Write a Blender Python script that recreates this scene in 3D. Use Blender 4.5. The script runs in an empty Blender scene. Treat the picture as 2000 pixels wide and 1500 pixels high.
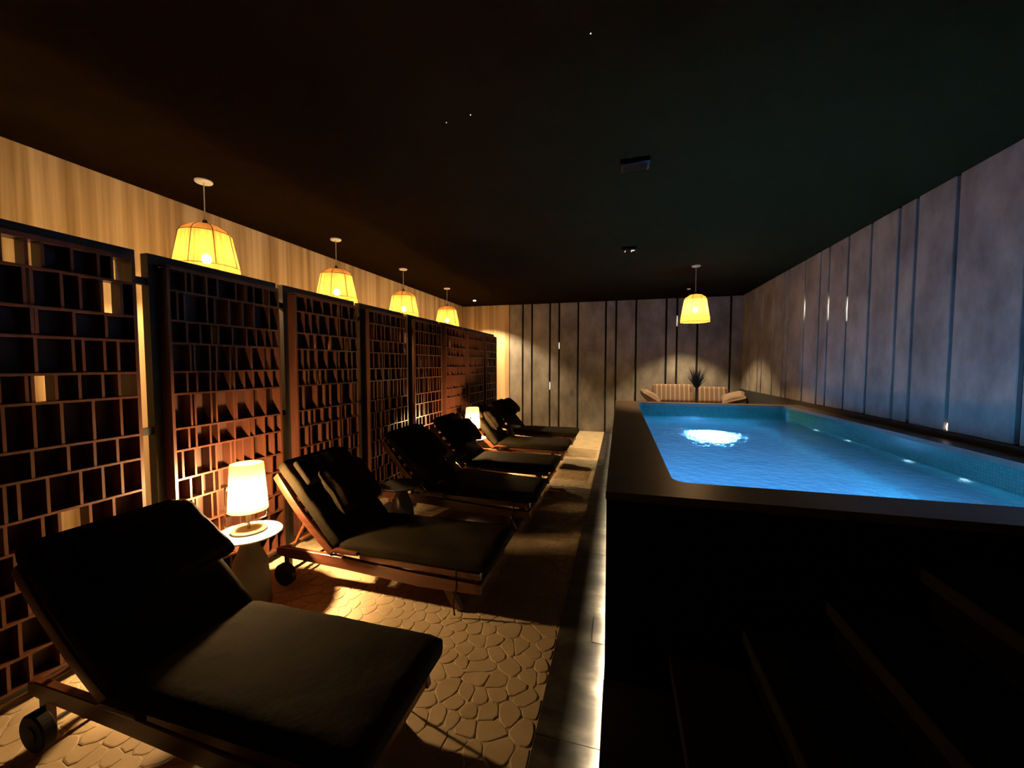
import bpy, bmesh, math, random
from mathutils import Vector, Matrix
random.seed(7)
C = bpy.context.scene.collection
S = bpy.context.scene
PI = math.pi

# ------------------------------------------------------------------ camera, world, exposure
cam_d = bpy.data.cameras.new('camera'); cam = bpy.data.objects.new('camera', cam_d); C.objects.link(cam)
F_PX, YAW, PITCH = 769.8, 0.2666, 0.0497
cam_d.sensor_fit = 'HORIZONTAL'; cam_d.sensor_width = 36.0; cam_d.lens = 36.0 * F_PX / 2000.0
cam_d.clip_start = 0.02; cam_d.clip_end = 60
cam.location = (0, 0, 1.5)
cam.rotation_euler = (PI / 2 - PITCH, 0, YAW)
S.camera = cam
w = bpy.data.worlds.new('world'); S.world = w; w.use_nodes = True
w.node_tree.nodes['Background'].inputs[0].default_value = (0.0, 0.0, 0.0, 1)
w.node_tree.nodes['Background'].inputs[1].default_value = 0.0
S.view_settings.view_transform = 'Standard'; S.view_settings.look = 'None'
S.view_settings.exposure = 0.0; S.view_settings.gamma = 1.0; S.view_settings.use_curve_mapping = False
cy = S.cycles
cy.use_denoising = True; cy.max_bounces = 8; cy.diffuse_bounces = 4; cy.glossy_bounces = 3
cy.transmission_bounces = 6; cy.transparent_max_bounces = 10
cy.sample_clamp_indirect = 4.0; cy.caustics_reflective = False; cy.caustics_refractive = True
cy.use_light_tree = True; cy.volume_bounces = 1

# light levels (watts of each lamp)
P_PENDANT, P_TABLE, P_POOLPEND = 120.0, 420.0, 240.0
SCREEN_LED = 150.0
P_SPOT_CORRIDOR, P_SPOT_SOFA = 480.0, 330.0
LED_STRENGTH = 300.0
POOL_MAIN, POOL_JET, POOL_FILL = 360.0, 0.012, 140.0
WARM = (1.0, 0.60, 0.26)
BLUE = (0.09, 0.40, 1.0)

# ------------------------------------------------------------------ measures
H, WL, WR, D, YF = 2.888, -3.659, 2.402, 8.966, -1.6
XS = -2.483                      # front plane of the lattice screens
XST = -0.316                     # where the stones stop
XP = -0.052                      # left face of the raised pool
ZR, YN, YFAR = 0.95, 1.731, 6.17 # pool rim
IX0, IX1, IY0, IY1, WZ = 0.25, 2.17, 1.96, 5.97, 0.765

# ------------------------------------------------------------------ materials
def mat(name):
    m = bpy.data.materials.new(name); m.use_nodes = True
    nt = m.node_tree; nt.nodes.clear()
    out = nt.nodes.new('ShaderNodeOutputMaterial')
    return m, nt, out
def N(nt, t, **kw):
    n = nt.nodes.new(t)
    for k, v in kw.items(): setattr(n, k, v)
    return n
def ramp(nt, fac, cols):
    r = N(nt, 'ShaderNodeValToRGB')
    el = r.color_ramp.elements
    while len(el) < len(cols): el.new(0.5)
    for e, (p, c) in zip(el, cols): e.position = p; e.color = (*c, 1)
    nt.links.new(fac, r.inputs[0]); return r.outputs[0]
def coords(nt, scale=(1, 1, 1), kind='Object'):
    tc = N(nt, 'ShaderNodeTexCoord'); mp = N(nt, 'ShaderNodeMapping')
    mp.inputs['Scale'].default_value = scale
    if kind == 'World':
        g = N(nt, 'ShaderNodeNewGeometry'); nt.links.new(g.outputs['Position'], mp.inputs[0])
    else: nt.links.new(tc.outputs[kind], mp.inputs[0])
    return mp.outputs[0]
def noise(nt, vec, scale, detail=4, rough=0.6):
    n = N(nt, 'ShaderNodeTexNoise'); n.inputs['Scale'].default_value = scale
    n.inputs['Detail'].default_value = detail; n.inputs['Roughness'].default_value = rough
    nt.links.new(vec, n.inputs['Vector']); return n.outputs['Fac']
def bump(nt, h, strength=0.3, dist=0.01):
    b = N(nt, 'ShaderNodeBump'); b.inputs['Strength'].default_value = strength; b.inputs['Distance'].default_value = dist
    nt.links.new(h, b.inputs['Height']); return b.outputs[0]
def surf(name, cols, scale=8, stretch=(1, 1, 1), rough=0.6, bmp=0.0, bdist=0.01, spec=0.5, metal=0.0, detail=5, kind='World', bscale=None, sheen=0.0, coat=0.0):
    m, nt, out = mat(name); p = N(nt, 'ShaderNodeBsdfPrincipled')
    v = coords(nt, stretch, kind); f = noise(nt, v, scale, detail)
    nt.links.new(ramp(nt, f, cols), p.inputs['Base Color'])
    p.inputs['Roughness'].default_value = rough; p.inputs['Metallic'].default_value = metal
    p.inputs['Specular IOR Level'].default_value = spec
    if sheen: p.inputs['Sheen Weight'].default_value = sheen
    if coat: p.inputs['Coat Weight'].default_value = coat; p.inputs['Coat Roughness'].default_value = 0.15
    if bmp:
        f2 = f if bscale is None else noise(nt, v, bscale, 4)
        nt.links.new(bump(nt, f2, bmp, bdist), p.inputs['Normal'])
    nt.links.new(p.outputs[0], out.inputs[0]); return m
def emit(name, col, strength):
    m, nt, out = mat(name); e = N(nt, 'ShaderNodeEmission')
    e.inputs[0].default_value = (*col, 1); e.inputs[1].default_value = strength
    nt.links.new(e.outputs[0], out.inputs[0]); return m

M = {}
M['ceiling'] = surf('ceiling_black_paint', [(0.3, (0.0085, 0.0048, 0.0016)), (0.7, (0.0118, 0.0068, 0.0023))], 6, rough=0.95, bmp=0.05, spec=0.0)
M['wallpaper'] = surf('cream_grasscloth', [(0.36, (0.27, 0.165, 0.065)), (0.5, (0.47, 0.32, 0.165)), (0.64, (0.62, 0.45, 0.26))], 1.0, stretch=(9, 9, 0.2), rough=0.75, spec=0.25, detail=8)
M['plaster'] = surf('grey_cement_board', [(0.32, (0.120, 0.102, 0.084)), (0.5, (0.205, 0.180, 0.152)), (0.68, (0.30, 0.268, 0.228))], 3.4, stretch=(1, 1, 0.6), rough=0.62, bmp=0.4, bdist=0.008, bscale=48, detail=9)
M['wallback'] = surf('dark_wall_core', [(0.3, (0.012, 0.010, 0.009)), (0.7, (0.02, 0.018, 0.016))], 5, rough=0.9)
M['bead'] = surf('black_lacquer_bead', [(0.3, (0.012, 0.012, 0.012)), (0.7, (0.02, 0.02, 0.02))], 5, rough=0.12, spec=0.8)
M['black_steel'] = surf('black_steel', [(0.3, (0.020, 0.019, 0.017)), (0.7, (0.032, 0.030, 0.026))], 12, rough=0.45, spec=0.5)
M['mahogany'] = surf('mahogany', [(0.2, (0.056, 0.0165, 0.0085)), (0.5, (0.088, 0.029, 0.0150)), (0.8, (0.13, 0.046, 0.024))], 3.0, stretch=(10, 10, 1.2), rough=0.42, bmp=0.08, bdist=0.003)
M['backing'] = surf('dark_backing_wood', [(0.2, (0.03, 0.010, 0.006)), (0.8, (0.06, 0.022, 0.011))], 3.0, stretch=(10, 10, 1.2), rough=0.6)
M['teak'] = surf('oiled_teak', [(0.2, (0.058, 0.0165, 0.0075)), (0.5, (0.098, 0.031, 0.0135)), (0.8, (0.14, 0.051, 0.022))], 4.0, stretch=(1.5, 12, 12), rough=0.38, bmp=0.06, bdist=0.003, kind='Object')
M['fabric'] = surf('charcoal_canvas', [(0.3, (0.014, 0.0112, 0.0062)), (0.7, (0.022, 0.018, 0.0102))], 5, rough=0.85, bmp=0.5, bdist=0.012, bscale=7, spec=0.04, kind='Object')
M['fabric_dark'] = surf('dark_brown_canvas', [(0.3, (0.0125, 0.0092, 0.006)), (0.7, (0.021, 0.0158, 0.0102))], 5, rough=0.85, bmp=0.5, bdist=0.012, bscale=9, spec=0.04, kind='Object')
M['rubber'] = surf('black_rubber', [(0.3, (0.012, 0.011, 0.01)), (0.7, (0.02, 0.018, 0.016))], 9, rough=0.7, spec=0.15)
M['stone'] = surf('cream_stone', [(0.2, (0.46, 0.35, 0.20)), (0.5, (0.58, 0.45, 0.27)), (0.8, (0.68, 0.54, 0.34))], 6.0, rough=0.62, bmp=0.2, bdist=0.004, bscale=30, detail=7)
M['mortar'] = surf('sandy_mortar', [(0.3, (0.54, 0.43, 0.27)), (0.7, (0.64, 0.52, 0.34))], 20, rough=0.85, bmp=0.2, bscale=80, bdist=0.003)
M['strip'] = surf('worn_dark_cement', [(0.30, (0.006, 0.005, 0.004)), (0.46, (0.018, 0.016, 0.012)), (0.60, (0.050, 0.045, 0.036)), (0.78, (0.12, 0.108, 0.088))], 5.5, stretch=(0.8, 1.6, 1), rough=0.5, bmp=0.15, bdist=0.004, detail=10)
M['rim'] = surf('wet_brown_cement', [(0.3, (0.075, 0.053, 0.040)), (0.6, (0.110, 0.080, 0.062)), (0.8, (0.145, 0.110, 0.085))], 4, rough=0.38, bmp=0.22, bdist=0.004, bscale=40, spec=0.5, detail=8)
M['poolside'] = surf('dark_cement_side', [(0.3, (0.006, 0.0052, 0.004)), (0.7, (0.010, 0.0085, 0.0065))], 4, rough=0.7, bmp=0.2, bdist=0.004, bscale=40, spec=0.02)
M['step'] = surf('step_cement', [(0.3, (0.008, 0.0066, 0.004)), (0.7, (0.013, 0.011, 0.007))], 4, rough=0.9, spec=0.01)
M['riser'] = surf('shaded_riser', [(0.3, (0.002, 0.0018, 0.0015)), (0.7, (0.003, 0.0026, 0.002))], 4, rough=0.9, spec=0.02)  # shade painted in: risers made darker than the treads
M['white_enamel'] = surf('white_enamel', [(0.3, (0.74, 0.71, 0.64)), (0.7, (0.80, 0.77, 0.70))], 5, rough=0.35)
M['grey_column'] = surf('grey_green_column', [(0.3, (0.085, 0.085, 0.068)), (0.7, (0.12, 0.118, 0.095))], 6, rough=0.55, bmp=0.05)
M['lamp_base'] = surf('beige_lacquer', [(0.3, (0.20, 0.165, 0.12)), (0.7, (0.24, 0.20, 0.15))], 5, rough=0.5, spec=0.2)
M['dark_table'] = surf('dark_bare_table', [(0.3, (0.030, 0.024, 0.017)), (0.7, (0.045, 0.036, 0.026))], 6, rough=0.4)  # darker tone given to the bare tables
M['chrome'] = surf('brushed_metal', [(0.3, (0.45, 0.43, 0.40)), (0.7, (0.55, 0.53, 0.50))], 9, rough=0.3, metal=1.0)
M['brass'] = surf('aged_brass', [(0.3, (0.30, 0.20, 0.07)), (0.7, (0.42, 0.29, 0.10))], 9, rough=0.35, metal=1.0)
M['cord'] = surf('pale_cord', [(0.3, (0.35, 0.31, 0.24)), (0.7, (0.5, 0.45, 0.36))], 60, rough=0.7)
M['ribs'] = surf('dark_rib_wire', [(0.3, (0.10, 0.055, 0.02)), (0.7, (0.16, 0.09, 0.035))], 20, rough=0.6)
M['pillow'] = surf('tan_linen', [(0.3, (0.21, 0.14, 0.092)), (0.7, (0.27, 0.18, 0.125))], 30, rough=0.9, bmp=0.2, bscale=12, bdist=0.01, kind='Object')
M['grass'] = surf('flare_tinted_grass', [(0.3, (0.018, 0.02, 0.03)), (0.7, (0.035, 0.04, 0.06))], 20, rough=0.7)  # dark blue cast of lens flare put into the grass colour
M['vase'] = surf('dark_ceramic', [(0.3, (0.02, 0.02, 0.022)), (0.7, (0.035, 0.034, 0.036))], 8, rough=0.3)
M['redbox'] = surf('dark_red_acrylic', [(0.3, (0.003, 0.0006, 0.0006)), (0.7, (0.005, 0.001, 0.001))], 8, rough=0.3, spec=0.1)
M['star'] = emit('star_point', (1, 0.93, 0.85), 6.0)
M['box_glint'] = emit('painted_glint', (1.0, 0.72, 0.75), 1.6)  # pale glowing marks stand in for reflections on the red box
M['led'] = emit('led_strip_light', (1.0, 0.80, 0.52), LED_STRENGTH)
def striped():
    m, nt, out = mat('striped_linen'); p = N(nt, 'ShaderNodeBsdfPrincipled')
    v = coords(nt, (1, 1, 1), 'Object'); wv = N(nt, 'ShaderNodeTexWave'); wv.wave_type = 'BANDS'; wv.bands_direction = 'X'
    wv.inputs['Scale'].default_value = 3.6; wv.inputs['Distortion'].default_value = 0.25; wv.inputs['Detail'].default_value = 1
    nt.links.new(v, wv.inputs['Vector'])
    nt.links.new(ramp(nt, wv.outputs['Fac'], [(0.0, (0.19, 0.12, 0.08)), (0.90, (0.22, 0.14, 0.095)), (0.97, (0.42, 0.32, 0.24))]), p.inputs['Base Color'])
    p.inputs['Roughness'].default_value = 0.9; nt.links.new(p.outputs[0], out.inputs[0]); return m
M['striped'] = striped()
def mosaic(name, c1, c2, grout):
    m, nt, out = mat(name); p = N(nt, 'ShaderNodeBsdfPrincipled')
    g = N(nt, 'ShaderNodeNewGeometry'); sx = N(nt, 'ShaderNodeSeparateXYZ'); nt.links.new(g.outputs['Position'], sx.inputs[0])
    ad = N(nt, 'ShaderNodeMath', operation='ADD'); nt.links.new(sx.outputs[0], ad.inputs[0]); nt.links.new(sx.outputs[1], ad.inputs[1])
    cb = N(nt, 'ShaderNodeCombineXYZ'); nt.links.new(ad.outputs[0], cb.inputs[0]); nt.links.new(sx.outputs[2], cb.inputs[1])
    b = N(nt, 'ShaderNodeTexBrick'); b.offset = 0.0
    b.inputs['Color1'].default_value = (*c1, 1); b.inputs['Color2'].default_value = (*c2, 1); b.inputs['Mortar'].default_value = (*grout, 1)
    b.inputs['Scale'].default_value = 1.0; b.inputs['Mortar Size'].default_value = 0.0016
    b.inputs['Brick Width'].default_value = 0.021; b.inputs['Row Height'].default_value = 0.021
    nt.links.new(cb.outputs[0], b.inputs['Vector']); nt.links.new(b.outputs['Color'], p.inputs['Base Color'])
    p.inputs['Roughness'].default_value = 0.2; nt.links.new(p.outputs[0], out.inputs[0]); return m
M['mosaic'] = mosaic('teal_glass_mosaic', (0.016, 0.11, 0.095), (0.026, 0.15, 0.13), (0.014, 0.06, 0.055))
M['poolfloor'] = surf('pale_blue_pool_floor', [(0.3, (0.26, 0.50, 0.58)), (0.7, (0.34, 0.60, 0.66))], 4, rough=0.5)
def water():
    m, nt, out = mat('pool_water'); p = N(nt, 'ShaderNodeBsdfPrincipled')
    p.inputs['Base Color'].default_value = (0.90, 0.97, 1.0, 1); p.inputs['Roughness'].default_value = 0.02
    p.inputs['IOR'].default_value = 1.33; p.inputs['Transmission Weight'].default_value = 1.0
    v = coords(nt, (1, 1, 1), 'World')
    a = noise(nt, v, 16, 4, 0.6); b = noise(nt, v, 3.5, 2, 0.5)
    ad = N(nt, 'ShaderNodeMath', operation='ADD'); nt.links.new(a, ad.inputs[0]); nt.links.new(b, ad.inputs[1])
    nt.links.new(bump(nt, ad.outputs[0], 0.6, 0.045), p.inputs['Normal'])
    vs_ = N(nt, 'ShaderNodeVolumeScatter'); vs_.inputs['Color'].default_value = (0.55, 0.85, 1.0, 1); vs_.inputs['Density'].default_value = 0.55; vs_.inputs['Anisotropy'].default_value = 0.2
    nt.links.new(vs_.outputs[0], out.inputs['Volume'])
    nt.links.new(p.outputs[0], out.inputs[0]); return m
M['water'] = water()
def shade(name, c_out, transp, streak, low=0.45):
    m, nt, out = mat(name)
    v = coords(nt, streak, 'UV'); f = noise(nt, v, 1.0, 5, 0.7)
    col = ramp(nt, f, [(0.34, tuple(x * low for x in c_out)), (0.60, c_out)])
    d = N(nt, 'ShaderNodeBsdfDiffuse'); t = N(nt, 'ShaderNodeBsdfTranslucent'); tr = N(nt, 'ShaderNodeBsdfTransparent')
    nt.links.new(col, d.inputs[0]); nt.links.new(col, t.inputs[0])
    m1 = N(nt, 'ShaderNodeMixShader'); m1.inputs[0].default_value = 0.6
    nt.links.new(d.outputs[0], m1.inputs[1]); nt.links.new(t.outputs[0], m1.inputs[2])
    m2 = N(nt, 'ShaderNodeMixShader'); m2.inputs[0].default_value = transp
    nt.links.new(m1.outputs[0], m2.inputs[1]); nt.links.new(tr.outputs[0], m2.inputs[2])
    nt.links.new(m2.outputs[0], out.inputs[0]); return m
M['raffia'] = shade('raffia_shade', (0.125, 0.072, 0.0155), 0.04, (60, 1.2, 1))
M['raffia_cap'] = shade('raffia_cap', (0.05, 0.024, 0.007), 0.02, (40, 1.2, 1))
M['paper'] = shade('parchment_shade', (0.095, 0.062, 0.019), 0.185, (6, 1.0, 1), 0.85)

M['diffuser'] = shade('lamp_top_diffuser', (0.055, 0.045, 0.028), 0.0, (2, 1, 1), 0.95)

# ------------------------------------------------------------------ mesh helpers
class MB:
    def __init__(s): s.v = []; s.f = []; s.uv = {}
    def box(s, x0, x1, y0, y1, z0, z1):
        b = len(s.v)
        s.v += [(x, y, z) for z in (z0, z1) for y in (y0, y1) for x in (x0, x1)]
        s.f += [tuple(b + i for i in q) for q in ((0, 2, 3, 1), (4, 5, 7, 6), (0, 1, 5, 4), (2, 6, 7, 3), (0, 4, 6, 2), (1, 3, 7, 5))]
        return s
    def prism(s, pts, y0, y1):                         # outline in X,Z pulled along Y
        b = len(s.v); n = len(pts)
        s.v += [(x, y0, z) for x, z in pts] + [(x, y1, z) for x, z in pts]
        s.f += [tuple(b + i for i in range(n)), tuple(b + n + i for i in reversed(range(n)))]
        s.f += [(b + i, b + n + i, b + n + (i + 1) % n, b + (i + 1) % n) for i in range(n)]
        return s
    def tube(s, pts, r, n=8, cap=True):
        pts = [Vector(p) for p in pts]; rings = []
        rs = r if isinstance(r, (list, tuple)) else [r] * len(pts)
        for i, p in enumerate(pts):
            t = (pts[min(i + 1, len(pts) - 1)] - pts[max(i - 1, 0)]).normalized()
            a = t.cross(Vector((0, 0, 1)))
            if a.length < 1e-3: a = t.cross(Vector((1, 0, 0)))
            a.normalize(); c = t.cross(a)
            b = len(s.v); rings.append(b)
            s.v += [tuple(p + rs[i] * (math.cos(2 * PI * k / n) * a + math.sin(2 * PI * k / n) * c)) for k in range(n)]
        for b0, b1 in zip(rings, rings[1:]):
            s.f += [(b0 + k, b0 + (k + 1) % n, b1 + (k + 1) % n, b1 + k) for k in range(n)]
        if cap: s.f += [tuple(rings[0] + k for k in reversed(range(n))), tuple(rings[-1] + k for k in range(n))]
        return s
    def lathe(s, prof, c=(0, 0, 0), n=32, cap0=True, cap1=True):
        rings = []
        for r, z in prof:
            b = len(s.v); rings.append(b)
            for k in range(n):
                a = 2 * PI * k / n
                s.v.append((c[0] + r * math.cos(a), c[1] + r * math.sin(a), c[2] + z))
        for i, (b0, b1) in enumerate(zip(rings, rings[1:])):
            for k in range(n):
                f = (b0 + k, b0 + (k + 1) % n, b1 + (k + 1) % n, b1 + k)
                s.uv[len(s.f)] = ((k / n, prof[i][1]), ((k + 1) / n, prof[i][1]), ((k + 1) / n, prof[i + 1][1]), (k / n, prof[i + 1][1]))
                s.f.append(f)
        if cap0: s.f.append(tuple(rings[0] + k for k in reversed(range(n))))
        if cap1: s.f.append(tuple(rings[-1] + k for k in range(n)))
        return s
    def mesh(s, name, smooth=False):
        m = bpy.data.meshes.new(name); m.from_pydata(s.v, [], s.f)
        if s.uv:
            ul = m.uv_layers.new(name='uv')
            for fi, uv in s.uv.items():
                for li, c in zip(m.polygons[fi].loop_indices, uv): ul.data[li].uv = c
        m.update()
        bm = bmesh.new(); bm.from_mesh(m); bmesh.ops.recalc_face_normals(bm, faces=bm.faces); bm.to_mesh(m); bm.free()
        if smooth:
            for p in m.polygons: p.use_smooth = True
        return m
    def build(s, name, material, parent=None, smooth=False, loc=None, bevel=0.0, seg=2):
        return put(name, s.mesh(name, smooth), material, parent, loc, bevel, seg)
def put(name, me, material=None, parent=None, loc=None, bevel=0.0, seg=2):
    if material is not None and not me.materials: me.materials.append(M[material])
    o = bpy.data.objects.new(name, me); C.objects.link(o)
    if parent is not None: o.parent = parent
    if loc is not None: o.location = loc
    if bevel:
        bm = bmesh.new(); bm.from_mesh(me)
        bmesh.ops.bevel(bm, geom=list(bm.edges), offset=bevel, segments=seg, profile=0.6, affect='EDGES', clamp_overlap=True)
        bm.to_mesh(me); bm.free()
        if seg > 1:
            for p in me.polygons: p.use_smooth = True
            me.set_sharp_from_angle(angle=math.radians(50))
    return o
def tag(o, label=None, cat=None, group=None, kind=None):
    if label: o['label'] = label
    if cat: o['category'] = cat
    if group: o['group'] = group
    if kind: o['kind'] = kind
    return o
def empty(name, loc, label, cat, group=None, rz=0.0):
    o = bpy.data.objects.new(name, None); C.objects.link(o); o.location = loc; o.rotation_euler = (0, 0, rz)
    o.empty_display_size = 0.1
    return tag(o, label, cat, group)
def copy_tree(o, parent=None):
    c = o.copy(); C.objects.link(c); c.parent = parent
    for ch in list(o.children): copy_tree(ch, c)
    return c
def cushion(lx, ly, lz, r=0.03, puff=0.012, nx=18, ny=12, wrinkle=0.003, seed=1, pinch=0.0):
    """soft box, centred, lz thick: rounded edges, swollen faces"""
    rnd = random.Random(seed); ph = [rnd.uniform(0, 6.28) for _ in range(6)]
    bm = bmesh.new(); bmesh.ops.create_cube(bm, size=1.0)
    bmesh.ops.subdivide_edges(bm, edges=list(bm.edges), cuts=15, use_grid_fill=True)
    for v in bm.verts:
        u, q, t = v.co.x * 2, v.co.y * 2, v.co.z * 2
        p = Vector((u * lx / 2, q * ly / 2, t * lz / 2))
        inner = Vector((max(-lx / 2 + r, min(lx / 2 - r, p.x)), max(-ly / 2 + r, min(ly / 2 - r, p.y)), max(-lz / 2 + min(r, lz / 2), min(lz / 2 - min(r, lz / 2), p.z))))
        d = p - inner
        if d.length > 1e-6: p = inner + d.normalized() * min(d.length, r)
        e = (1 - u ** 4) * (1 - q ** 4)
        edge = max(abs(u), abs(q))
        k = 1.0
        if pinch: k = (1 - pinch) + pinch * ((1 - u * u) * (1 - q * q)) ** 0.45
        p.z = p.z * k + (1 if t > 0 else -1) * puff * e * min(1, abs(t) * 2)
        if pinch:
            s_ = 1 - 0.10 * (1 - abs(u)) * abs(q) ** 3; p.y *= s_
            s_ = 1 - 0.10 * (1 - abs(q)) * abs(u) ** 3; p.x *= s_
        wr = math.sin(u * 9 + ph[0]) * math.sin(q * 4 + ph[1]) + 0.6 * math.sin(u * 21 + q * 6 + ph[2]) * abs(q) ** 2 + 0.5 * math.sin(q * 17 - u * 5 + ph[3]) * abs(u) ** 2
        p.z += wrinkle * wr * (1 if abs(t) > 0.9 else 0.3)
        v.co = p
    me = bpy.data.meshes.new('cushion'); bm.to_mesh(me); bm.free()
    for p in me.polygons: p.use_smooth = True
    return me
def xf(me, loc, rx=0, ry=0, rz=0):
    me.transform(Matrix.Translation(loc) @ Matrix.Rotation(rz, 4, 'Z') @ Matrix.Rotation(ry, 4, 'Y') @ Matrix.Rotation(rx, 4, 'X')); return me
def bulb_mesh(r, z):
    bm = bmesh.new(); bmesh.ops.create_icosphere(bm, subdivisions=2, radius=r)
    for v in bm.verts:
        if v.co.z > 0: v.co.z *= 1.35
        v.co.z += z
    me = bpy.data.meshes.new('bulb'); bm.to_mesh(me); bm.free()
    for p in me.polygons: p.use_smooth = True
    return me
def bulb_mat(name, power, r, col=WARM): return emit(name, col, power / (4 * PI * PI * r * r * 1.15))

# ------------------------------------------------------------------ room shell
def struct(name, mb, m, label, cat='wall', **kw):
    o = mb.build(name, m, **kw); return tag(o, label, cat, kind='structure')
ceil = struct('ceiling', MB().box(WL - .1, WR + .1, YF - .1, D + .1, H, H + .1), 'ceiling', 'plain black painted ceiling over the whole room', 'ceiling')
wl = struct('wall_left', MB().box(WL - .1, WL, YF, D, 0, H), 'wallpaper', 'cream grasscloth wall glowing behind the wooden screens')
wb = struct('wall_back', MB().box(WL, WR + .02, D, D + .1, 0, H), 'wallback', 'far wall of tall grey cement boards with dark grooves')
wr = struct('wall_right', MB().box(WR, WR + .1, YF, D, 0, H), 'wallback', 'long grey cement board wall beside the pool')
wf = struct('wall_front', MB().box(WL, WR, YF - .1, YF, 0, H), 'plaster', 'plain dark wall behind the viewer')
# back wall: cream section then boards, each board a piece
MB().box(WL, -2.512, D - .022, D, 0, H).build('plaster_section', 'wallpaper', wb)
gb = [-2.512, -2.178, -1.96, -1.543, -1.332, -0.907, -0.305, -0.088, 0.328, 0.937, 1.149, 1.544, 2.165, WR]
for a, b in zip(gb, gb[1:]):
    MB().box(a + .02, b - .018, D - .035, D, 0.0, H - .004).build('wall_board', 'plaster', wb, bevel=.005, seg=1)
    if b < WR:
        MB().tube([(b, D - .004, .01), (b, D - .004, H - .01)], .014, 8).build('groove_bead', 'bead', wb, smooth=True)
gr = [-1.55, -0.9, -0.2, 0.3, 1.0, 1.5, 2.2, 2.75, 3.15, 3.699, 4.11, 4.323, 4.724, 5.126, 5.526, 5.742, 6.15, 6.682, 6.844, 7.244, 7.747, 7.95, 8.392, D - .036]
for a, b in zip(gr, gr[1:]):
    MB().box(WR - .035, WR, a + .02, b - .018, 1.0, H - .004).build('wall_board', 'plaster', wr, bevel=.005, seg=1)
    if b < D - .1 and b > 2:
        MB().tube([(WR - .004, b, 1.0), (WR - .004, b, H - .01)], .014, 8).build('groove_bead', 'bead', wr, smooth=True)
M['sliver'] = emit('painted_groove_streak', (1.0, 0.86, 0.66), 4.0)  # glowing slivers stand in for streaks of light in the grooves
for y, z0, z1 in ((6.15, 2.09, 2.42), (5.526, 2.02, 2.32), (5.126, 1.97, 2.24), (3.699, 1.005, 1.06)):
    MB().tube([(WR - .022, y, z0), (WR - .022, y, (z0 + z1) / 2), (WR - .022, y, z1)], [.003, .008, .002], 6).build('painted_light_sliver', 'sliver', wr)
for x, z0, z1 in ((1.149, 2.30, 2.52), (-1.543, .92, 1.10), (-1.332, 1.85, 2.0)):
    MB().tube([(x, D - .022, z0), (x, D - .022, (z0 + z1) / 2), (x, D - .022, z1)], [.002, .005, .002], 6).build('painted_light_sliver', 'sliver', wb)
struct('baseboard_right', MB().box(WR - .05, WR, YF, D - .04, .0, 1.0), 'wallback', 'black plinth at the foot of the right wall boards', 'baseboard')

# ------------------------------------------------------------------ floor: mortar bed + stones
LOUNGE = [(0.91, 1.48), (2.09, 2.655), (3.30, 3.87), (4.33, 4.88), (5.46, 6.01), (6.57, 7.12)]
floor = struct('floor', MB().box(WL, WR, YF, D, -.1, 0), 'mortar', 'floor paved with irregular cream stones', 'floor')
def voronoi(x0, x1, y0, y1, s, jit):
    nx, ny = int((x1 - x0) / s), int((y1 - y0) / s)
    dx, dy = (x1 - x0) / nx, (y1 - y0) / ny
    R = random.Random(11); pts = {}
    for i in range(-1, nx + 1):
        for j in range(-1, ny + 1):
            pts[i, j] = (x0 + (i + .5 + (.5 if j % 2 else 0) * .6 + R.uniform(-jit, jit)) * dx, y0 + (j + .5 + R.uniform(-jit, jit)) * dy)
    dead = set(k for k in pts if R.random() < .13)
    cells = []
    for i in range(nx):
        for j in range(ny):
            if (i, j) in dead: continue
            px, py = pts[i, j]
            poly = [(px - 3 * s, py - 3 * s), (px + 3 * s, py - 3 * s), (px + 3 * s, py + 3 * s), (px - 3 * s, py + 3 * s)]
            nb = []
            for a in range(-3, 4):
                for b in range(-3, 4):
                    k = (i + a, j + b)
                    if k != (i, j) and k in pts and k not in dead: nb.append(pts[k])
            nb.sort(key=lambda q: (q[0] - px) ** 2 + (q[1] - py) ** 2)
            halves = [((q[0] + px) / 2, (q[1] + py) / 2, q[0] - px, q[1] - py) for q in nb[:22]]
            halves += [(x0, py, -1, 0), (x1, py, 1, 0), (px, y0, 0, -1), (px, y1, 0, 1)]
            for mx, my, ax, ay in halves:
                out = []
                for q in range(len(poly)):
                    A, B = poly[q], poly[(q + 1) % len(poly)]
                    da = (A[0] - mx) * ax + (A[1] - my) * ay; db = (B[0] - mx) * ax + (B[1] - my) * ay
                    if da <= 0: out.append(A)
                    if da * db < 0:
                        t = da / (da - db); out.append((A[0] + t * (B[0] - A[0]), A[1] + t * (B[1] - A[1])))
                poly = out
                if len(poly) < 3: break
            if len(poly) >= 3: cells.append(poly)
    return cells
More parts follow.
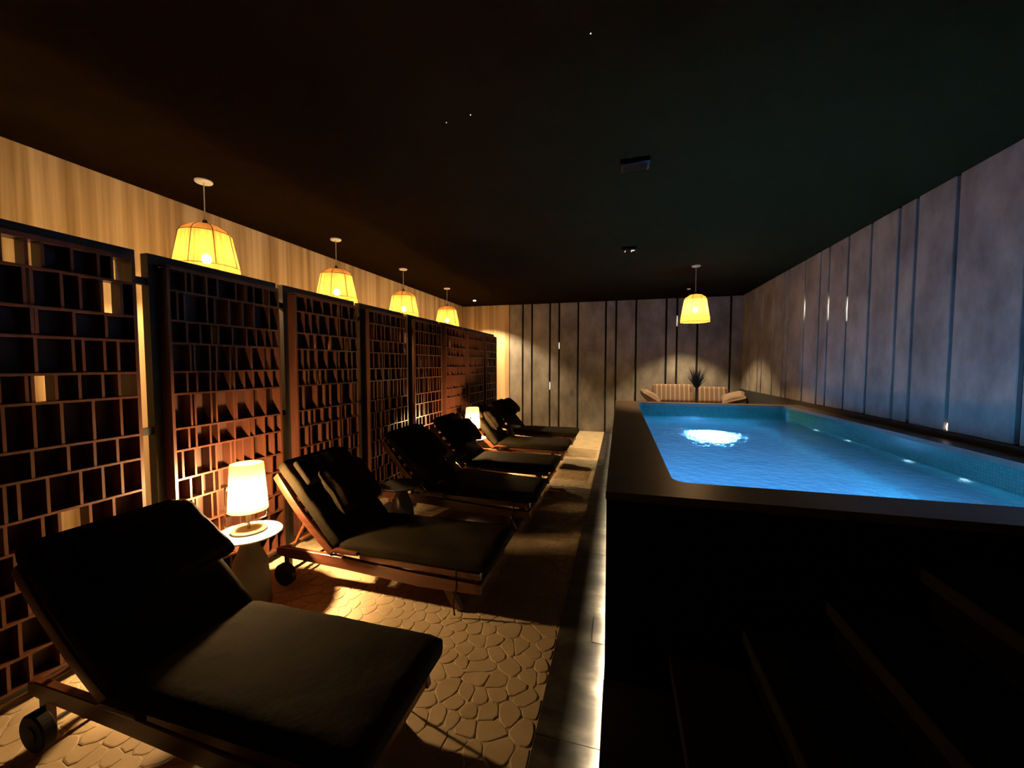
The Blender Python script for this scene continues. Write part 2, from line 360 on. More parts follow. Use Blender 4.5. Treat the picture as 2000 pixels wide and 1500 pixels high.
def stone_geo(poly, R):
    c = (sum(p[0] for p in poly) / len(poly), sum(p[1] for p in poly) / len(poly))
    p2 = []                                             # round the corners once
    for i in range(len(poly)):
        a, b = poly[i], poly[(i + 1) % len(poly)]
        if math.hypot(a[0] - b[0], a[1] - b[1]) < .004: continue
        p2 += [(a[0] * .76 + b[0] * .24, a[1] * .76 + b[1] * .24), (a[0] * .24 + b[0] * .76, a[1] * .24 + b[1] * .76)]
    rad = sum(math.hypot(q[0] - c[0], q[1] - c[1]) for q in p2) / max(1, len(p2))
    if len(p2) < 6 or rad < .012: return None
    h = R.uniform(.0026, .0044); tx, ty = R.uniform(-.02, .02), R.uniform(-.02, .02)
    V, Fs = [], []
    n = len(p2)
    for ins, z in ((.0010, .0), (.0018, h * .55), (.0065, h)):
        k = 1 - ins / rad
        for q in p2:
            dx, dy = (q[0] - c[0]) * k, (q[1] - c[1]) * k
            V.append((c[0] + dx, c[1] + dy, z + (tx * dx + ty * dy if z > 0 else 0)))
    for r in range(2):
        for i in range(n): Fs.append((r * n + i, r * n + (i + 1) % n, (r + 1) * n + (i + 1) % n, (r + 1) * n + i))
    Fs.append(tuple(2 * n + i for i in range(n)))
    return V, Fs, c, rad
def hidden(px, py):                                     # behind a lounger as seen from where the photographer stood
    for a, b in LOUNGE:
        for z in (.36, .2):
            t = (1.5 - z) / 1.5
            if a < py * t < b and -2.3 < px * t < -.70: return True
    return False
def share(px, py, rad):
    cyw, syw = math.cos(YAW), math.sin(YAW)
    fz = -px * syw * 1 + py * cyw; fx = px * cyw + py * syw
    if fz < .3 or abs(fx / fz) > 1.34: return 0
    if 1.5 / fz * F_PX > 815: return 0
    if hidden(px, py): return 0
    return rad * rad * 1.5 / (px * px + py * py + 2.25) ** 1.5
Rs = random.Random(5)
stones = []
for poly in voronoi(WL + .01, XST, .5, D - .045, .083, .36):
    g = stone_geo(poly, Rs)
    if g: stones.append((share(g[2][0], g[2][1], g[3]), g))
stones.sort(key=lambda t: -t[0])
for sc_, (V, Fs, c, rad) in stones[:300]:
    mb = MB(); mb.v = [(x - c[0], y - c[1], z) for x, y, z in V]; mb.f = Fs
    mb.build('stone', 'stone', floor, loc=(c[0], c[1], 0))
mb = MB()
for sc_, (V, Fs, c, rad) in stones[300:]:
    b = len(mb.v); mb.v += V; mb.f += [tuple(b + i for i in f) for f in Fs]
o = mb.build('stone_field', 'stone', floor); o['kind'] = 'stuff'

# dark cement strip along the pool, in slabs, with an access hatch
tr = bpy.data.objects.new('trim_1', None); C.objects.link(tr); tag(tr, 'dark worn cement strip between stones and raised pool', 'floor strip', kind='structure')
ys = [YF + .02, .35, 1.495, 3.1, 4.9, 6.7, D - .04]
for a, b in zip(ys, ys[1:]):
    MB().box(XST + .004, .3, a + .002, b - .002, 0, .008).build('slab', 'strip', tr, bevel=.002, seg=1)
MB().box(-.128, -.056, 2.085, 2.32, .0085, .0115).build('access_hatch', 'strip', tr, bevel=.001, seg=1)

# ------------------------------------------------------------------ raised pool
pool = empty('raised_pool', ((XP + WR) / 2, (YN + YFAR) / 2, 0), 'raised dark cement pool lined with teal mosaic, lit blue inside', 'pool')
PO = pool.location.copy()
def rrect(x0, x1, y0, y1, r, n=6):
    pts = []
    for cx, cy_, a0 in ((x1 - r, y1 - r, 0), (x0 + r, y1 - r, 90), (x0 + r, y0 + r, 180), (x1 - r, y0 + r, 270)):
        for k in range(n + 1):
            a = math.radians(a0 + 90 * k / n); pts.append((cx + r * math.cos(a), cy_ + r * math.sin(a)))
    return pts
def place(o): o.location = o.location - PO; return o
NC = 6
inner = rrect(IX0, IX1, IY0, IY1, .075, NC)
XO1 = WR - .052
cor = [(XO1, YFAR), (XP, YFAR), (XP, YN), (XO1, YN)]
def ring(z):
    mb = MB(); n = len(inner)
    mb.v = [(x, y, z) for x, y in inner] + [(x, y, z) for x, y in cor]
    for q in range(4):
        for k in range(NC): mb.f.append((q * (NC + 1) + k, q * (NC + 1) + k + 1, n + q))
        a, b = q * (NC + 1) + NC, ((q + 1) * (NC + 1)) % n
        mb.f.append((a, b, n + (q + 1) % 4, n + q))
    return mb
TH = .035
mb = ring(ZR); n = len(inner); b0 = len(mb.v)
lo = ring(ZR - TH); mb.v += lo.v; mb.f += [tuple(b0 + i for i in reversed(f)) for f in lo.f]
mb.f += [(i, (i + 1) % n, b0 + (i + 1) % n, b0 + i) for i in range(n)] + [(n + i, b0 + n + i, b0 + n + (i + 1) % 4, n + (i + 1) % 4) for i in range(4)]
place(mb.build('coping', 'rim', pool))
mb = MB()                                               # outer walls on a set-back toe
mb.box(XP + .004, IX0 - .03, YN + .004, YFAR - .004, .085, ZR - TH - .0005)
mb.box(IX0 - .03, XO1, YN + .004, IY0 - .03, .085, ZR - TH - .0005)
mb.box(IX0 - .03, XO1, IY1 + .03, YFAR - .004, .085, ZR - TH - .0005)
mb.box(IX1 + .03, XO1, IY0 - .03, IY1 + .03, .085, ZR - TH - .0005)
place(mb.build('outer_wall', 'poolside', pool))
place(MB().box(XP + .0005, XP + .010, YN + .004, YFAR - .004, .057, .085).build('led_shield', 'poolside', pool))  # added shield that keeps the strip's light close to the pool
place(MB().box(XP + .075, XO1, YN + .03, YFAR, .009, .085).build('toe_plinth', 'poolside', pool))
PB = -0.02                                              # basin floor level
mb = MB(); mb.v = [(x, y, PB) for x, y in inner] + [(x, y, ZR - TH) for x, y in inner]
mb.f = [(i, (i + 1) % n, n + (i + 1) % n, n + i) for i in range(n)]
place(mb.build('basin_wall', 'mosaic', pool))
mb = MB(); mb.v = [(x, y, PB + .009) for x, y in inner] + [(x, y, PB) for x, y in inner]
mb.f = [tuple(range(n)), tuple(reversed(range(n, 2 * n)))] + [(i, (i + 1) % n, n + (i + 1) % n, n + i) for i in range(n)]
place(mb.build('basin_floor', 'poolfloor', pool))
place(MB().box(IX1 - .42, IX1 - .002, IY0 + .08, IY1 - .08, PB + .01, WZ - .30).build('bench', 'mosaic', pool, bevel=.015))
rm = .13
M['lamp_main'] = emit('pool_lamp', BLUE, POOL_MAIN / (2 * PI * PI * rm * rm))
pf = place(MB().lathe([(rm + .02, 0), (rm + .02, .02), (rm, .05), (rm * .85, .10), (rm * .5, .135), (.004, .15)], (1.12, 5.35, PB + .01), 24).build('underwater_lamp', 'lamp_main', pool, smooth=True))
tag(pf, 'bright round underwater lamp')
M['lamp_fill'] = emit('pool_fill_lamp', BLUE, POOL_FILL / (PI * PI * .07 ** 2))  # unseen lamps added on the near basin wall to brighten the water
for wx, wy, ry_, rx_ in ((.45, IY0 + .001, 0, -PI / 2), (.95, IY0 + .001, 0, -PI / 2), (1.45, IY0 + .001, 0, -PI / 2)):
    m_ = MB().lathe([(.085, 0), (.085, .008), (.07, .012), (.04, .022), (.004, .026)], (0, 0, 0), 20).mesh('added_fill_lamp', True)
    xf(m_, (wx, wy, .20), ry=ry_, rx=rx_)
    place(put('added_fill_lamp', m_, 'lamp_fill', pool))
M['lamp_jet'] = emit('pool_jet_lamp', (0.35, 0.72, 1.0), POOL_JET / (PI * PI * .028 ** 2))
for y in (2.62, 3.2, 3.72, 4.55, 5.2):
    m_ = MB().lathe([(.036, 0), (.036, .012), (.026, .016), (.004, .02)], (0, 0, 0), 16).mesh('jet_lamp', True)
    xf(m_, (IX1 - .001, y, WZ - .055), ry=-PI / 2)
    place(put('jet_lamp', m_, 'lamp_jet', pool))
led = MB().box(XP + .022, XP + .050, .76, D - .05, .068, .080).build('led_strip', 'led')
tag(led, 'warm glowing strip light tucked under the pool edge', 'light strip')
wp = MB(); e_ = .004
wpts = rrect(IX0 - e_, IX1 + e_, IY0 - e_, IY1 + e_, .075 + e_, NC); n = len(wpts)
wp.v = [(x, y, WZ) for x, y in wpts] + [(x, y, PB + .004) for x, y in wpts]
wp.f = [tuple(range(n)), tuple(reversed(range(n, 2 * n)))] + [(i, n + i, n + (i + 1) % n, (i + 1) % n) for i in range(n)]
wo = wp.build('pool_water', 'water'); tag(wo, 'rippled glowing blue water filling the raised pool', 'water', kind='stuff')
# steps climbing beside the pool front
st = empty('pool_steps', (.6, 1.2, 0), 'dark cement steps rising to the right before the pool', 'steps')
for k in range(5):
    x0 = XP + .0 + .268 * k; z1 = .105 + .172 * k
    x1 = XP + .268 * (k + 1) + .02 if k < 4 else XO1
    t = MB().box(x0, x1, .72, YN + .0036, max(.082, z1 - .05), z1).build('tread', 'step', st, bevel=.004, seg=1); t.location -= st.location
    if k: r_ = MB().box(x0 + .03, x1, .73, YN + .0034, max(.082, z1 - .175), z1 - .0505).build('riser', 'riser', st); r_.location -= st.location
r_ = MB().box(XP + .0005, XP + .010, .72, YN + .0036, .057, .0825).build('led_shield', 'poolside', st); r_.location -= st.location  # added light shield carried on under the first step
r_ = MB().box(XP + .075, XO1, .76, YN + .0034, .009, .0815).build('toe_plinth', 'poolside', st); r_.location -= st.location
# platform behind the pool for the sofa
pl = MB().box(XP + .004, WR - .052, YFAR + .004, D - .037, .085, .34).build('sofa_platform', 'poolside')
tag(pl, 'low dark cement platform under the sofa behind pool', 'platform')
MB().box(XP + .0005, XP + .010, YFAR + .0, D - .037, .057, .0855).build('led_shield', 'poolside', pl)  # added light shield carried on under the platform
MB().box(XP + .075, WR - .06, YFAR + .01, D - .04, .009, .0845).build('toe_plinth', 'poolside', pl)

# ------------------------------------------------------------------ lattice screens
ZT, ZB = 2.05, .10
RAILS = [1.925, 1.753, 1.623, 1.455, 1.326, 1.122, .992, .822, .689, .52, .39, .23]
ROWS = [[.138, .184, .299, .388, .552, .655, .727, .824, .892], [.071, .122, .294, .357, .482, .61, .722, .887],
        [.133, .234, .324, .38, .506, .642, .74, .833, .907], [.152, .183, .304, .359, .479, .536, .685, .813, .881],
        [.121, .194, .299, .346, .47, .508, .604, .696, .804, .9], [.143, .172, .301, .344, .499, .522, .682, .817],
        [.117, .172, .285, .353, .498, .636, .687, .795, .9], [.064, .158, .276, .325, .454, .491, .568, .669, .799, .9],
        [.115, .204, .299, .344, .454, .589, .734, .87], [.128, .155, .276, .322, .471, .622, .75, .86],
        [.12, .21, .33, .38, .52, .66, .77, .88], [.15, .25, .31, .46, .57, .7, .82], [.13, .19, .34, .42, .55, .68, .8, .9]]
DL, T = .072, .0115
M['screen_led'] = emit('screen_back_light', (1.0, 0.66, 0.30), SCREEN_LED)
zs = [ZT] + RAILS + [ZB]
DIV = []
for a, b in zip(zs, zs[1:]):
    me = MB().box(-DL + .002, -.003, -T / 2, T / 2, b + T / 2, a - T / 2).mesh('divider'); me.materials.append(M['mahogany']); DIV.append(me)
PAN = [(-.17, .59), (.755, 1.515), (1.664, 2.428), (2.58, 3.352), (3.525, 4.285), (4.465, 5.23), (5.40, 6.15), (6.31, 7.06), (7.19, 7.88)]
NAMES = ['wooden lattice screen nearest the viewer, first of the row', 'dim wooden lattice screen at the left picture edge, above nearest lounger',
         'wooden lattice screen glowing orange right behind the nearest table lamp', 'third wooden lattice screen, under the second hanging lamp, behind second lounger',
         'wooden lattice screen with pale thin edges, behind the dark third lounger', 'narrow-looking lattice screen whose pale edges shine, behind fourth lounger',
         'lattice screen glowing red-orange just left of the far table lamp', 'dark lattice screen directly behind the far table lamp',
         'farthest lattice screen, standing next to the cream wall strip']
GS = 'wooden lattice screens along the left'
for pi, (a, b) in enumerate(PAN):
    R = random.Random(100 + pi); W = b - a
    p = empty('lattice_screen', (XS, a, 0), NAMES[pi], 'screen', GS)
    for y0, y1 in ((-.044, .014), (W - .014, W + .044)):
        MB().box(-DL - .056, -DL - .001, y0, y1, .0, 2.122).build('frame_stile', 'black_steel', p)
    for z0, z1 in ((2.066, 2.122), (.03, .09)):
        MB().box(-DL - .055, -DL - .002, .014, W - .014, z0, z1).build('frame_rail', 'black_steel', p)
    for y0 in (0, W - .016):
        MB().box(-DL, 0, y0, y0 + .016, ZB, ZT).build('lattice_stile', 'mahogany', p)
    rail = None
    for z in zs:
        if rail is None:
            rail = MB().box(-DL, 0, .016, W - .016, -T / 2, T / 2).mesh('lattice_rail'); rail.materials.append(M['mahogany'])
        put('lattice_rail', rail, None, p, (0, 0, z))
    MB().box(-DL, 0, 0, W, ZT + T / 2, ZT + .018).build('lattice_rail', 'mahogany', p)
    MB().box(-DL - .0625, -DL - .0565, .02, W - .02, 2.086, 2.102).build('back_light', 'screen_led', p)
    bk = MB()
    if pi + 1 < len(PAN):                               # two steel links to the next screen
        g = PAN[pi + 1][0] - b - .088
        for z in (1.965, 1.12):
            MB().box(-DL - .05, -DL - .015, W + .044, W + .044 + g, z - .02, z + .02).build('link_bar', 'black_steel', p)
    for ri in range(13):
        rel = [x + (R.uniform(-.022, .022) if pi != 2 else 0) for x in ROWS[(ri + (0 if pi == 2 else pi * 3)) % 13]]
        if pi in (3, 6, 8): rel = sorted(1 - x for x in rel)
        ysd = [max(.022, min(W - .022, x * W)) for x in rel]
        for y in ysd: put('divider', DIV[ri], None, p, (0, y, 0))
        edges = [.01] + ysd + [W - .01]
        z0, z1 = zs[ri + 1], zs[ri]
        for y0, y1 in zip(edges, edges[1:]):
            u = R.random()
            if u < ((.34 if ri in (0, 1) else .14 if ri in (4, 7, 8) else .05) if pi == 1 else .07 if ri in (1, 4, 7, 8) else .02) and pi < 4 : continue
            slot = min(.030, .38 * (y1 - y0)) if u < (.42 if ri < 6 else .25) else 0
            bk.box(-DL - .008, -DL + .001, y0 + slot, y1, z0, z1)
    bk.build('backing_sheet', 'backing', p)

# ------------------------------------------------------------------ pendant lamps
M['bulb_pendant'] = bulb_mat('pendant_bulb', P_PENDANT, .032)
M['bulb_pool'] = bulb_mat('pool_pendant_bulb', P_POOLPEND, .032)
def pendant(loc, apex, label, bulb, rb=.214):
    """loc on ceiling; apex = height of the shade's top"""
    t = empty('pendant_lamp', loc, label, 'hanging lamp', 'raffia pendant lamps')
    a = apex - loc[2]
    MB().lathe([(.052, -.016), (.058, -.010), (.058, -.001)], n=28).build('canopy', 'white_enamel', t, smooth=False)
    MB().tube([(0, 0, -.016), (0, 0, a + .02)], .0042, 6).build('cord', 'cord', t)
    MB().lathe([(.018, a - .03), (.02, a), (.013, a + .035)], n=12).build('lamp_holder', 'brass', t, smooth=True)
    rs = .155 * rb / .2
    prof = [(rs, a - .075), (rs + (rb - rs) * .35, a - .165), (rs + (rb - rs) * .7, a - .25), (rb, a - .325)]
    sh = MB().lathe(prof, n=48, cap0=False, cap1=False).build('shade', 'raffia', t, smooth=True)
    MB().lathe([(.02, a - .001), (rs * .55, a - .012), (rs * .88, a - .045), (rs, a - .0752)], n=48, cap0=False, cap1=False).build('shade_cap', 'raffia_cap', t, smooth=True)
    MB().lathe([(rb, a - .3252), (rb + .001, a - .39)], n=48, cap0=False, cap1=False).build('hem', 'raffia', t, smooth=True)
    for r_, z in ((rs + .001, a - .075), (rb + .002, a - .325), (rb + .002, a - .39)):
        MB().tube([(r_ * math.cos(2 * PI * k / 48), r_ * math.sin(2 * PI * k / 48), z) for k in range(49)], .0028, 5, False).build('hoop', 'ribs', sh)
    for k in range(8):
        c, s_ = math.cos(2 * PI * k / 8 + .4), math.sin(2 * PI * k / 8 + .4)
        MB().tube([(r_ * 1.004 * c, r_ * 1.004 * s_, z) for r_, z in [(.02, a)] + [(rs * .55, a - .012), (rs * .88, a - .045)] + prof], .0034, 5).build('rib', 'ribs', sh)
    put('bulb', bulb_mesh(.032, a - (.262 if rb > .2 else .222)), bulb, t)
    return t
LAB = ['raffia pendant lamp hanging outside the left picture edge', 'largest-looking raffia pendant, nearest above the orange-lit screen',
       'second raffia pendant from the viewer, over the third screen', 'third raffia pendant along the cream wall', 'farthest raffia pendant along the cream wall, beside the ceiling spot']
for y, lb in zip((2.335, 3.777, 5.19, 6.70), LAB[1:]): pendant((-3.06, y, H), 2.562, lb, 'bulb_pendant')
pendant((1.02, 6.108, H), 2.49, 'lone raffia pendant lamp hanging over the far end of pool', 'bulb_pool', .19)

# ------------------------------------------------------------------ ceiling spots, stars, red boxes
def downlight(loc, label, power, angle, recess, col=(1, .74, .42)):
    t = empty('ceiling_spot', loc, label, 'ceiling light', 'recessed ceiling spots')
    MB().lathe([(.044, -.001), (.044, -.006), (.034, -.008), (.030, -.002)], n=24, cap0=False, cap1=False).build('trim_ring', 'ceiling', t)
    MB().lathe([(.032, -.006), (.028, -.016), (.015, -.022), (.002, -.023)], n=24, cap0=False).build('lens', 'spotlens' if recess else 'spotlens_dim', t)
    l = bpy.data.lights.new('spot', 'SPOT'); l.energy = power; l.color = col; l.spot_size = math.radians(angle); l.spot_blend = .35; l.shadow_soft_size = .02
    lo_ = bpy.data.objects.new('spot_beam', l); C.objects.link(lo_); lo_.parent = t; lo_.location = (0, 0, -.034)
M['spotlens'] = emit('spot_lens', (1, .8, .45), 25.0)
M['spotlens_dim'] = emit('spot_lens_dim', (1, .8, .45), .25)
downlight((-3.044, 8.078, H), 'small glowing ceiling spot near the cream far corner', P_SPOT_CORRIDOR, 120, True)
downlight((1.2, 7.88, H), 'small dim ceiling spot above the sofa, behind the pool pendant', P_SPOT_SOFA, 88, False)
for loc, lb in (((-.136, 1.752), 'tiny star-like ceiling light nearest the top edge'), ((-.979, 2.154), 'left one of the paired tiny star-like ceiling lights'), ((-.82, 2.125), 'right one of the paired tiny star-like ceiling lights')):
    t = MB().lathe([(.0022, 0), (.0022, -.0015), (.001, -.0025)], (0, 0, 0), 8).build('star_light', 'star', None, loc=(loc[0], loc[1], H)); tag(t, lb, 'ceiling light', 'tiny ceiling star lights')
for (x, y, sx, sy), lb, glint in (((.081, 2.9, .095, .065), 'dark red ceiling box nearer the viewer', False), ((.091, 5.015, .085, .10), 'small dark red ceiling box with pale painted glints', True)):
    t = empty('ceiling_detector', (x, y, H), lb, 'detector', 'dark red ceiling boxes')
    MB().box(-sx, sx, -sy, sy, -.035, 0).build('housing', 'redbox', t, bevel=.008)
    MB().box(-sx * .85, sx * .85, -sy * .85, sy * .85, -.040, -.034).build('cover', 'redbox', t, bevel=.003, seg=1)
    if glint:
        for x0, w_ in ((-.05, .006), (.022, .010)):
            MB().box(x0, x0 + w_, -sy * .8, -sy * .2, -.044, -.039).build('painted_glint', 'box_glint', t)
        MB().box(.032, .06, -sy * .8, -sy * .6, -.044, -.039).build('painted_glint', 'box_glint', t)
    else:
        MB().box(.030, .042, -sy * .5, sy * .1, -.043, -.039).build('lens', 'redbox', t)

# ------------------------------------------------------------------ loungers
LW = .56
def arc(p0, p1, bulge, n=7):
    out = []
    dx, dz = p1[0] - p0[0], p1[1] - p0[1]; L = math.hypot(dx, dz)
    for k in range(n):
        t = k / (n - 1); q = bulge * math.sin(PI * t)
        out.append((p0[0] + dx * t - dz / L * q, p0[1] + dz * t + dx / L * q))
    return out
def make_lounger():
    root = empty('sun_lounger', (-1.45, 0, 0), 'x', 'sun lounger', 'teak sun loungers in a row')
    y = LW / 2
    for s in (-1, 1):
        ya, yb = sorted((s * (y - .05), s * (y - .018)))
        MB().prism([(-.78, .250), (-.74, .262), (-.30, .255), (.30, .218), (.69, .205), (.70, .150), (.30, .142), (-.30, .178), (-.70, .195), (-.78, .205)], ya, yb).build('side_rail', 'teak', root, bevel=.004, seg=1)
        ya, yb = sorted((s * (y - .048), s * (y - .012)))
        MB().prism([(-.12, .300), (-.08, .306), (.20, .292), (.69, .280), (.70, .238), (.20, .248), (-.12, .262)], ya, yb).build('seat_rail', 'teak', root, bevel=.004, seg=1)
        ya, yb = sorted((s * (y - .085), s * (y - .052)))
        MB().prism([(.40, .20), (.46, .20), (.565, .015), (.505, .015)], ya, yb).build('leg', 'teak', root, bevel=.003, seg=1)
        ya, yb = sorted((s * (y - .055), s * (y + .025)))
        MB().prism([(-.315, .302), (-.28, .322), (-.12, .318), (-.105, .306), (-.12, .298), (-.29, .300)], ya, yb).build('armrest', 'teak', root, bevel=.005, seg=2)
        m_ = MB().lathe([(.068, -.022), (.075, -.016), (.075, .016), (.068, .022), (.03, .022), (.03, .026), (.004, .026)], n=28).mesh('wheel', False)
        xf(m_, (-.695, s * (y - .005), .089), rx=PI / 2)
        wh = put('wheel', m_, 'rubber', root)
        pr = arc((-.33, .275), (-.765, .752), .022)
        th = .026
        dx, dz = pr[-1][0] - pr[0][0], pr[-1][1] - pr[0][1]; L = math.hypot(dx, dz); nx, nz = dz / L * th, -dx / L * th
        ya, yb = sorted((s * (y - .012), s * (y - .042)))
        MB().prism([(a + nx, b + nz) for a, b in pr] + [(a - nx, b - nz) for a, b in reversed(pr)], ya, yb).build('back_rail', 'teak', root, bevel=.006, seg=2)
    for k in range(9):
        x = .60 - k * .098
        MB().box(x - .03, x + .03, -y + .046, y - .046, .262, .278).build('slat', 'teak', root)
    for k in range(6):
        t = .14 + k * .15; x, z = -.33 - .435 * t, .275 + .477 * t
        m_ = MB().box(-.03, .03, -y + .04, y - .04, -.007, .007).mesh('back_slat'); xf(m_, (x - .012, 0, z - .006), ry=math.radians(47.6)); put('back_slat', m_, 'teak', root)
    for s in (-1, 1):
        MB().tube([(-.585, s * .13, .515), (-.745, s * .13, .235)], .012, 8).build('prop', 'teak', root)
    MB().tube([(-.745, -y + .05, .235), (-.745, y - .05, .235)], .013, 8).build('cross_bar', 'teak', root)
    MB().tube([(-.695, -y + .03, .089), (-.695, y - .03, .089)], .010, 8).build('axle', 'chrome', root)
    for s in (-1, 1): MB().box(-.715, -.675, s * (y - .034) - .014, s * (y - .034) + .014, .085, .205).build('axle_block', 'teak', root)
    MB().box(.66, .69, -y + .05, y - .05, .155, .20).build('cross_bar', 'teak', root, bevel=.003, seg=1)
    me = xf(cushion(1.03, LW, .085, .03, .006, wrinkle=.0022, seed=3), (.242, 0, .324)); put('seat_cushion', me, 'fabric', root)
    ang = math.radians(49)
    me = cushion(.69, LW, .088, .03, .006, wrinkle=.002, seed=9)
    cx, cz = -.492, .580
    xf(me, (cx, 0, cz), ry=ang); put('back_cushion', me, 'fabric', root)
    me = cushion(.19, LW - .06, .05, .02, .012, wrinkle=.002, seed=4)
    tx, tz = cx - .20 * math.cos(ang), cz + .20 * math.sin(ang)
    xf(me, (tx + .073 * math.sin(ang), 0, tz + .073 * math.cos(ang)), ry=ang); put('head_pad', me, 'fabric_dark', root)
    for s in (-1, 1):
        MB().tube([(.55, s * (y + .002), .30), (.555, s * (y + .006), .20), (.53, s * (y + .004), .08), (.54, s * (y + .003), .02)], .006, 5).build('tie_strap', 'rubber', root)
    return root
proto = make_lounger()
LL = ['nearest sun lounger, dark and cut off by the lower picture edge', 'sun lounger with brightly lit teak frame, right beside the nearest table lamp',
      'darkest sun lounger, third from the viewer, right behind the lit teak one', 'sun lounger fourth from the viewer, lying before the far table lamp',
      'sun lounger just beyond the far table lamp, fifth from the viewer', 'farthest sun lounger, its back outlined against the cream wall']
for i, (a, b) in enumerate(LOUNGE):
    o = proto if i == 0 else copy_tree(proto)
    o.location = (-1.45 + (0, -.012, .01, .0, .0, .01)[i], (a + b) / 2, 0); o['label'] = LL[i]
    if i == 0: first = o
for ch in first.children:                                # the nearest one is let down a notch
    if ch.name.split('.')[0] in ('back_cushion', 'back_rail', 'head_pad', 'back_slat'):
        ch.matrix_local = Matrix.Translation((-.33, 0, .29)) @ Matrix.Rotation(math.radians(-6), 4, 'Y') @ Matrix.Translation((.33, 0, -.29)) @ ch.matrix_local
# loose pillows leaning on the backs
ang = math.radians(47.8)
PL = ['dark throw pillow with pointed corner on the nearest lounger', 'dark square throw pillow with a pale lit edge, on the lit teak lounger', 'dark throw pillow lost in shade on the third lounger',
      'round-looking throw pillow on the fourth lounger, before the far lamp', 'throw pillow on the fifth lounger, beyond the far lamp', 'throw pillow on the farthest lounger, against the grey boards']
pm = cushion(.36, .44, .13, .05, .02, wrinkle=.003, seed=21, pinch=.75); pm.materials.append(M['fabric_dark'])
for i, (a, b) in enumerate(LOUNGE):
    s_ = (.02, -.05, -.02, -.02, -.02, .06)[i]; off = .115 + (.045 if i in (0, 5) else .015)
    px = -1.962 - (s_ + .0) * math.cos(ang) + off * math.sin(ang); pz = .602 + s_ * math.sin(ang) + off * math.cos(ang)
    o = bpy.data.objects.new('throw_pillow', pm); C.objects.link(o)
    o.matrix_world = Matrix.Translation((px, (a + b) / 2 + (.0, .0, .0, .02, .0, -.02)[i], pz)) @ Matrix.Rotation(ang + (-.10, .10, 0, 0, .1, -.1)[i], 4, 'Y') @ Matrix.Rotation((.10, .04, .1, -.1, .1, .05)[i], 4, 'Z')
    tag(o, PL[i], 'pillow', 'throw pillows on the loungers')

# ------------------------------------------------------------------ side tables and table lamps
ZTAB = .47
def make_table():
    t = empty('side_table', (0, 0, 0), 'x', 'side table', 'round side tables between loungers')
    MB().lathe([(.168, ZTAB - .016), (.178, ZTAB - .012), (.180, ZTAB - .004), (.176, ZTAB)], n=48).build('table_top', 'white_enamel', t, smooth=False)
    MB().lathe([(.112, .016), (.110, .05), (.104, .18), (.092, .29), (.062, .36), (.050, .40), (.054, .435), (.09, ZTAB - .0165)], n=36).build('column', 'grey_column', t, smooth=True)
    return t
TAB = [(-2.192, 1.872), (-1.80, 2.98), (-1.86, 4.135), (-1.975, 5.17), (-1.75, 6.29)]
TL = ['white side table under the nearest table lamp', 'bare dark side table between the second and third loungers', 'bare round side table between the third and fourth loungers',
      'white side table under the far table lamp', 'farthest bare side table, before the last lounger']
tp = make_table()
for i, (x, y) in enumerate(TAB):
    o = tp if i == 0 else copy_tree(tp)
    o.location = (x, y, 0); o['label'] = TL[i]
    if i in (1, 2, 4):
        for ch in o.children: ch.material_slots[0].link = 'OBJECT'; ch.material_slots[0].material = M['dark_table']
M['bulb_table'] = bulb_mat('table_bulb', P_TABLE, .028)
def make_lamp():
    t = empty('table_lamp', (0, 0, 0), 'x', 'table lamp', 'parchment table lamps')
    MB().lathe([(.090, .0), (.098, .003), (.098, .010), (.093, .015)], n=40).build('base', 'lamp_base', t)
    MB().box(-.011, .011, -.005, .005, .0155, .052).build('stem', 'chrome', t)
    # bent carrying rod: up one side of the shade to a knob, and under the shade to its other rim
    MB().tube([(.0, -.115, .285), (.0, -.121, .27), (.0, -.124, .08), (.0, -.118, .048), (.0, -.10, .046), (.0, .0, .054), (.0, .095, .060), (.0, .105, .075), (.0, .104, .135)], .0032, 8).build('rod', 'chrome', t, smooth=True)
    m_ = MB().lathe([(.012, -.005), (.014, 0), (.012, .005)], n=16).mesh('knob'); xf(m_, (0, -.116, .290), rx=PI / 2); put('knob', m_, 'brass', t)
    MB().lathe([(.108, .135), (.098, .285), (.089, .425)], n=48, cap0=False, cap1=False).build('shade', 'paper', t, smooth=True)
    MB().lathe([(.0885, .4205), (.001, .421)], n=48, cap0=False).build('top_diffuser', 'diffuser', t)
    MB().lathe([(.013, .06), (.015, .075), (.014, .165), (.034, .186), (.034, .191)], n=14).build('lamp_holder', 'white_enamel', t)  # collar flared to keep the bulb's light off the base
    put('bulb', bulb_mesh(.028, .235), 'bulb_table', t)
    return t
lp = make_lamp(); lp['label'] = 'nearest table lamp, large glowing parchment shade beside the lit teak lounger'
lp.location = (-2.205, 1.882, ZTAB + .0005); lp.rotation_euler.z = math.radians(-20)
l2 = copy_tree(lp); l2['label'] = 'far small table lamp, glowing white, behind the fourth lounger'
l2.location = (-1.995, 5.19, ZTAB + .0005); l2.rotation_euler.z = math.radians(10)

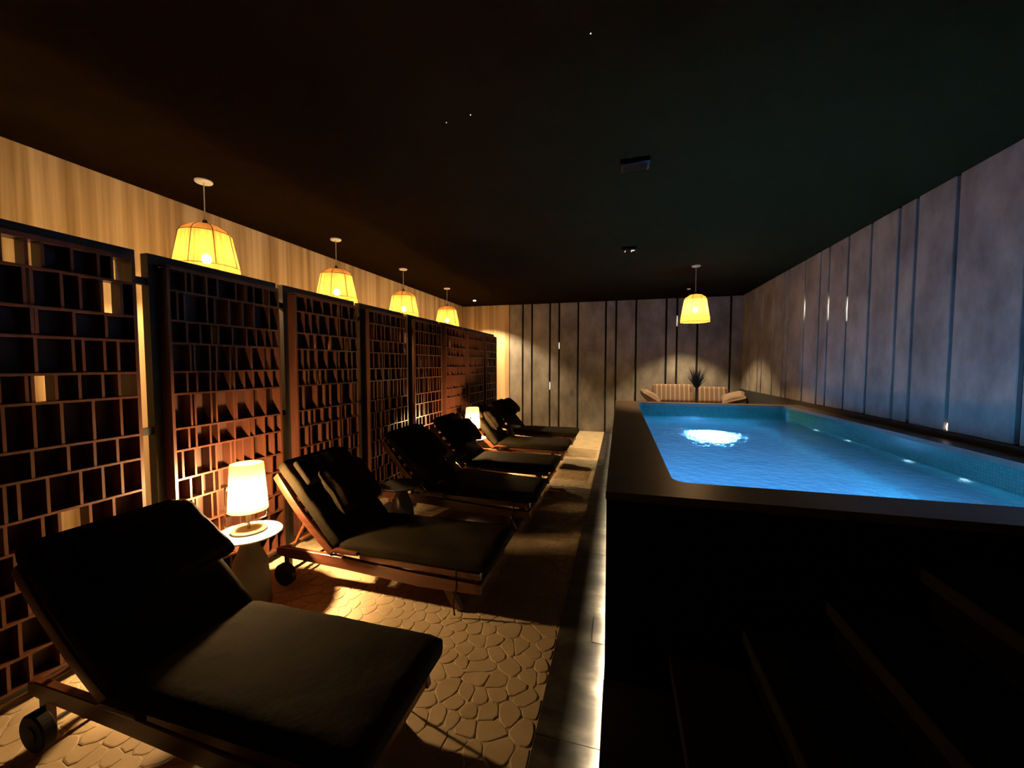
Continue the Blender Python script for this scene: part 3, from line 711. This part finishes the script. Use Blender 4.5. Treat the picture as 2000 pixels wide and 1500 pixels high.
# ------------------------------------------------------------------ sofa corner behind the pool
SP = .34
so = empty('sofa', (1.42, 8.5, SP), 'low upholstered sofa by the far wall, mostly hidden by the pool rim', 'sofa')
def sp(o): o.location = o.location - Vector((1.42, 8.5, SP)); return o
sp(MB().box(.46, 2.33, 8.10, 8.90, SP + .001, SP + .20).build('base', 'fabric_dark', so, bevel=.02))
put('seat_cushion', xf(cushion(1.86, .68, .16, .04, .01), (1.395 - 1.42, 8.46 - 8.5, .28)), 'pillow', so)
for x0, x1, z1, lb in ((.66, 1.455, 1.085, 'long striped tan cushion at the left of the sofa'), (1.475, 2.10, 1.04, 'striped tan cushion at the right of the sofa')):
    me = cushion(x1 - x0, .16, z1 - .715, .045, .0, wrinkle=.002, seed=int(x0 * 10)); xf(me, (0, 0, 0), rx=math.radians(-12))
    o = put('back_cushion', me, 'striped', None, ((x0 + x1) / 2, 8.74, .72 + (z1 - .715) / 2)); tag(o, lb, 'cushion', 'striped cushions on the sofa')
    rnd = random.Random(3)
    for k in range(3):                                   # dark buttons closing the cushion's edge
        MB().lathe([(.012, 0), (.012, .006), (.004, .008)], n=10).build('button', 'rubber', o, loc=((x1 - x0) / 2 - .06, -.085 + k * .018, .10 - k * .09)).rotation_euler = (PI / 2, 0, 0)
pw = cushion(.42, .34, .15, .05, .02, wrinkle=.004, seed=31, pinch=.7); pw.materials.append(M['pillow'])
for loc, rot, lb in (((.60, 8.36, .855), (.15, .55, .2), 'plain tan pillow slumped at the left end of the sofa'), ((2.09, 8.30, .86), (.35, -.30, -.25), 'plain tan pillow tilted at the right end of the sofa')):
    o = bpy.data.objects.new('throw_pillow', pw); C.objects.link(o); o.location = loc; o.rotation_euler = rot; tag(o, lb, 'pillow', 'plain pillows on the sofa')
# tall vase with a sheaf of dry grass
vs = MB().lathe([(.07, 0), (.10, .03), (.11, .16), (.08, .30), (.045, .40), (.038, .46), (.045, .48)], (0, 0, 0), 28, True, False).build('vase', 'vase', None, True, (1.325, 7.62, SP + .0005))
tag(vs, 'dark slim vase standing before the sofa', 'vase')
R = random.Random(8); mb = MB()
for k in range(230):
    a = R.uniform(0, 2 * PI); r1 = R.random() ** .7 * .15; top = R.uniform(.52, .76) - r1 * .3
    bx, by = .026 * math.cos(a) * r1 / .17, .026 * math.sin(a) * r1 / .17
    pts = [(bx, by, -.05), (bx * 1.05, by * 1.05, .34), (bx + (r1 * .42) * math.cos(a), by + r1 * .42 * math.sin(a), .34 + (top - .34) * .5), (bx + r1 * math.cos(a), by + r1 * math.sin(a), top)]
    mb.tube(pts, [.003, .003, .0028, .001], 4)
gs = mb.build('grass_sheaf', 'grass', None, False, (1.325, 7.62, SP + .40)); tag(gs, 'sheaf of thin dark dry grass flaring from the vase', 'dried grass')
